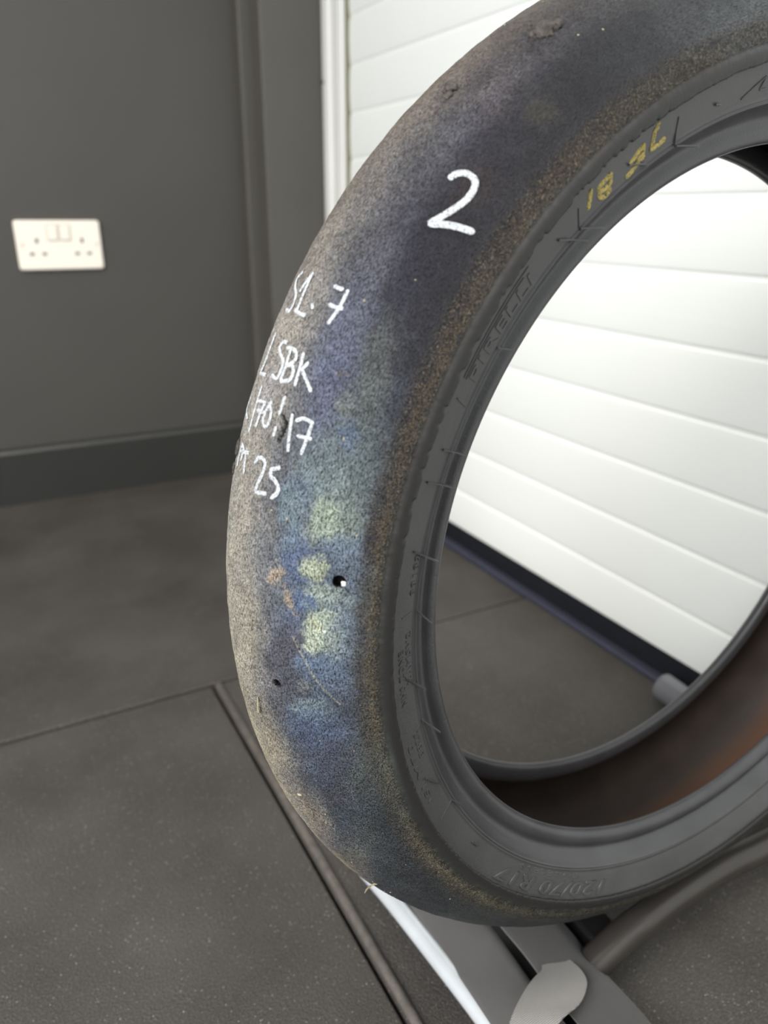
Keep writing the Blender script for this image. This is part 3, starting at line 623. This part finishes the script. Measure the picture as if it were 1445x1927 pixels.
crumb(164.6, -14.5, .004, .002, .0010, 15); crumb(166.5, -15.5, .003, .002, .0009, 16)
r_ = np.random.default_rng(4)
for k in range(26):
    crumb(112+112*r_.random(), -12+70*r_.random(), .0002+.0004*r_.random(), .0002+.0004*r_.random(), .0002, 30+k, 'grit_fleck', M_flake)
def wisp(name, pts, w0, mat):
    vs = []; fs = []
    for i, (p, e, hh, ww) in enumerate(pts):
        c0 = tsurf(p, e)+tnrm(p, e)*hh; Bb = np.cross(tnrm(p, e), [-math.sin(p*D2R), 0, math.cos(p*D2R)])
        vs += [c0-Bb*ww, c0+Bb*ww, c0+Bb*ww+tnrm(p, e)*.0002, c0-Bb*ww+tnrm(p, e)*.0002]
    for i in range(len(pts)-1):
        for k in range(4): fs.append((i*4+k, i*4+(k+1) % 4, i*4+4+(k+1) % 4, i*4+4+k))
    return obj(name, vs, fs, mat, ty)
W1 = [[186.239, 14.46], [187.091, 14.88], [187.968, 14.08], [188.346, 10.75]]; W2 = [[214.672, 21.1], [217.473, 15.83]]
wisp('rubber_wisp', [(p_[0], p_[1], .0003+.0012*(k_ in (1, 2)), .0002+.0003*k_) for k_, p_ in enumerate(W1)], 0, M_flake)
wisp('rubber_wisp', [(W2[0][0], W2[0][1]+6, .0003, .0012), (W2[0][0]+.5, W2[0][1]+2, .0016, .0008), (W2[1][0], W2[1][1]-2, .0036, .0005), (W2[1][0]+.6, W2[1][1]-4, .0060, .0002)], 0, M_flake)
crumb(198.0, 21.4, .0006, .0016, .0006, 91, 'rubber_flake', M_flake)
crumb(HOLES[0][0]+.1, HOLES[0][1]+1.6, .0012, .0010, .0002, 95, 'wear_hole_glint', simple('glint_bead_white', (225, 226, 220), .15, .2, 100, .05))  # glint off the glossy hole floor, added as a bright bead

# ------------------------------------------------------------------ folding stand below the tyre
M_tubem = simple('pale_tube_paint', (212, 216, 220), .20, .3, 40, .05)
M_rod = simple('grey_tube_paint', (62, 58, 55), .32, .3, 40, .08)
M_black = simple('black_plastic', (20, 19, 19), .5, 0, 60, .2)
def mat_canvas(name, c1, c2, sc_):
    s = NT(name); v = s.coord()
    wv = s.n('ShaderNodeTexWave', wave_type='BANDS', bands_direction='X'); wv.inputs['Scale'].default_value = sc_; s.l(v, wv.inputs[0])
    w2 = s.n('ShaderNodeTexWave', wave_type='BANDS', bands_direction='Y'); w2.inputs['Scale'].default_value = sc_; s.l(v, w2.inputs[0])
    h = s.math('MULTIPLY', wv.outputs['Fac'], w2.outputs['Fac']); n1 = s.noise(v, 40, 4)
    s.l(s.mix(h, rgba(c1), s.mix(s.ramp(n1, .3, .7), rgba(c2), rgba(tuple(min(255, x+14) for x in c2)))), s.b.inputs['Base Color'])
    s.b.inputs['Roughness'].default_value = .72; s.b.inputs['Sheen Weight'].default_value = .25
    s.l(s.bump(h, .0004, .8), s.b.inputs['Normal'])
    return s.m
M_canvas = mat_canvas('woven_canvas', (62, 60, 59), (100, 98, 96), 330)
M_web = mat_canvas('webbing', (88, 85, 82), (186, 182, 176), 300)
sd = tag(empty('canvas_stand', (.40, .33, 0)), 'low grey metal-tube stand with grey canvas and webbing loop under the tyre', 'stand')
def instand(o): o.parent = sd; o.matrix_parent_inverse = Matrix.Translation((-.40, -.33, 0)); return o
instand(tube('side_tube', [(.2255, .440, .022), (.2268, .3986, .030), (.2318, .335, .031), (.2364, .2761, .030), (.2400, .17, .030), (.2410, .07, .030)], .0075, M_tubem))['label'] = 'bright pale metal tube'
instand(tube('cross_tube', [(.300, .2685, .031), (.328, .2712, .040), (.356, .2725, .049), (.379, .2722, .055), (.4188, .2757, .055), (.470, .2770, .056), (.5232, .2746, .056), (.66, .272, .056)], .0118, M_rod))['label'] = 'dull grey cross tube'
instand(tube('rear_tube', [(.330, .318, .0575), (.40, .318, .0575), (.52, .318, .0575)], .0125, M_black))
instand(tube('foot_tube', [(.6640, .5150, .0245), (.6600, .42, .0245), (.6600, .20, .0245)], .0165, simple('foot_paint', (120, 120, 124), .25, .3, 40, .05)))
def sheet(name, rows, th, mat):
    """rows of points -> thick cloth"""
    n = len(rows[0]); vs = []; fs = []
    A = [[Vector(p) for p in r] for r in rows]
    top = [p for r in A for p in r]; vs = top+[p-Vector((0,0,th)) for p in top]; N = len(top); m = len(rows)
    for i in range(m-1):
        for k in range(n-1):
            a = i*n+k; fs.append((a, a+1, a+n+1, a+n)); fs.append((N+a, N+a+n, N+a+n+1, N+a+1))
    for i in range(m-1):
        for k in (0, n-1):
            a = i*n+k; fs.append((a, a+n, N+a+n, N+a))
    for k in range(n-1):
        for i in (0, m-1):
            a = i*n+k; fs.append((a, N+a, N+a+1, a+1))
    bm = bmesh.new(); bv = [bm.verts.new(v) for v in vs]
    for f in fs: bm.faces.new([bv[i] for i in f])
    return bmobj(name, bm, mat, None, False)
rows = []
for yy in np.linspace(.48, .05, 46):
    r = []
    for t in np.linspace(0, 1, 14):
        x = .2340+(.2755-.2340)*t+.008*(1-t)*(.43-yy)/.3*0; z = .0378+.010*math.sin(math.pi*min(t*1.1, 1)*.55)+.0012*math.sin(yy*70+t*4)
        if t > .85: z -= (t-.85)*.03
        r.append((x+.02*(.43-yy)*0, yy, z))
    rows.append(r)
o = instand(sheet('canvas_panel', rows, .0022, M_canvas)); o.data.polygons.foreach_set('use_smooth', [True]*len(o.data.polygons))
rows = []
for yy in np.linspace(.330, .05, 34):
    r = []
    for t in np.linspace(0, 1, 14):
        x = .2815+(.3300-.2815)*t; z = .0478+.0045*math.sin(math.pi*t)-.010*max(0, t-.7)/.3+.0010*math.sin(yy*90+t*6)
        r.append((x, yy, z))
    rows.append(r)
o = instand(sheet('canvas_panel', rows, .0025, mat_canvas('shaded_canvas', (46, 44, 43), (76, 74, 73), 330))); o.data.polygons.foreach_set('use_smooth', [True]*len(o.data.polygons))  # same canvas in a darker tone, shade under the tyre painted in
instand(box('under_frame', (.248, .05, .0110), (.324, .44, .0335), M_black, None, .003))
instand(box('gap_shade_block', (.336, .283, .0110), (.362, .345, .0440), M_black, None, .003))  # black block added where shade fills the gap beside the canvas
# webbing loop: rises from the canvas, folds over towards the camera
LP = [((.2890, .2860, .0440), (.3060, .2840, .0440)), ((.2860, .2820, .0500), (.3050, .2800, .0500)), ((.281, .2773, .0530), (.3045, .274, .0530)), ((.2717, .2735, .0570), (.3035, .2610, .0575)), ((.2606, .2682, .0610), (.2975, .2500, .0610)), ((.2469, .2609, .0640), (.283, .241, .0640)), ((.2362, .2545, .0640), (.2663, .2379, .0660)), ((.2277, .2485, .0600), (.2559, .2356, .0620)), ((.2245, .2441, .0480), (.2486, .2315, .0500)), ((.232, .240, .0440), (.252, .229, .0450))]
LL = resample([a for a, b in LP], 4); RR = resample([b for a, b in LP], 4); rows = []
for a_1, b_1 in zip(LL, RR): rows.append([tuple(a_1+(b_1-a_1)*t) for t in np.linspace(0, 1, 8)])
o = instand(sheet('webbing_loop', rows, .0014, M_web)); o.data.polygons.foreach_set('use_smooth', [False]*len(o.data.polygons)); o['label'] = 'pale grey woven webbing loop'
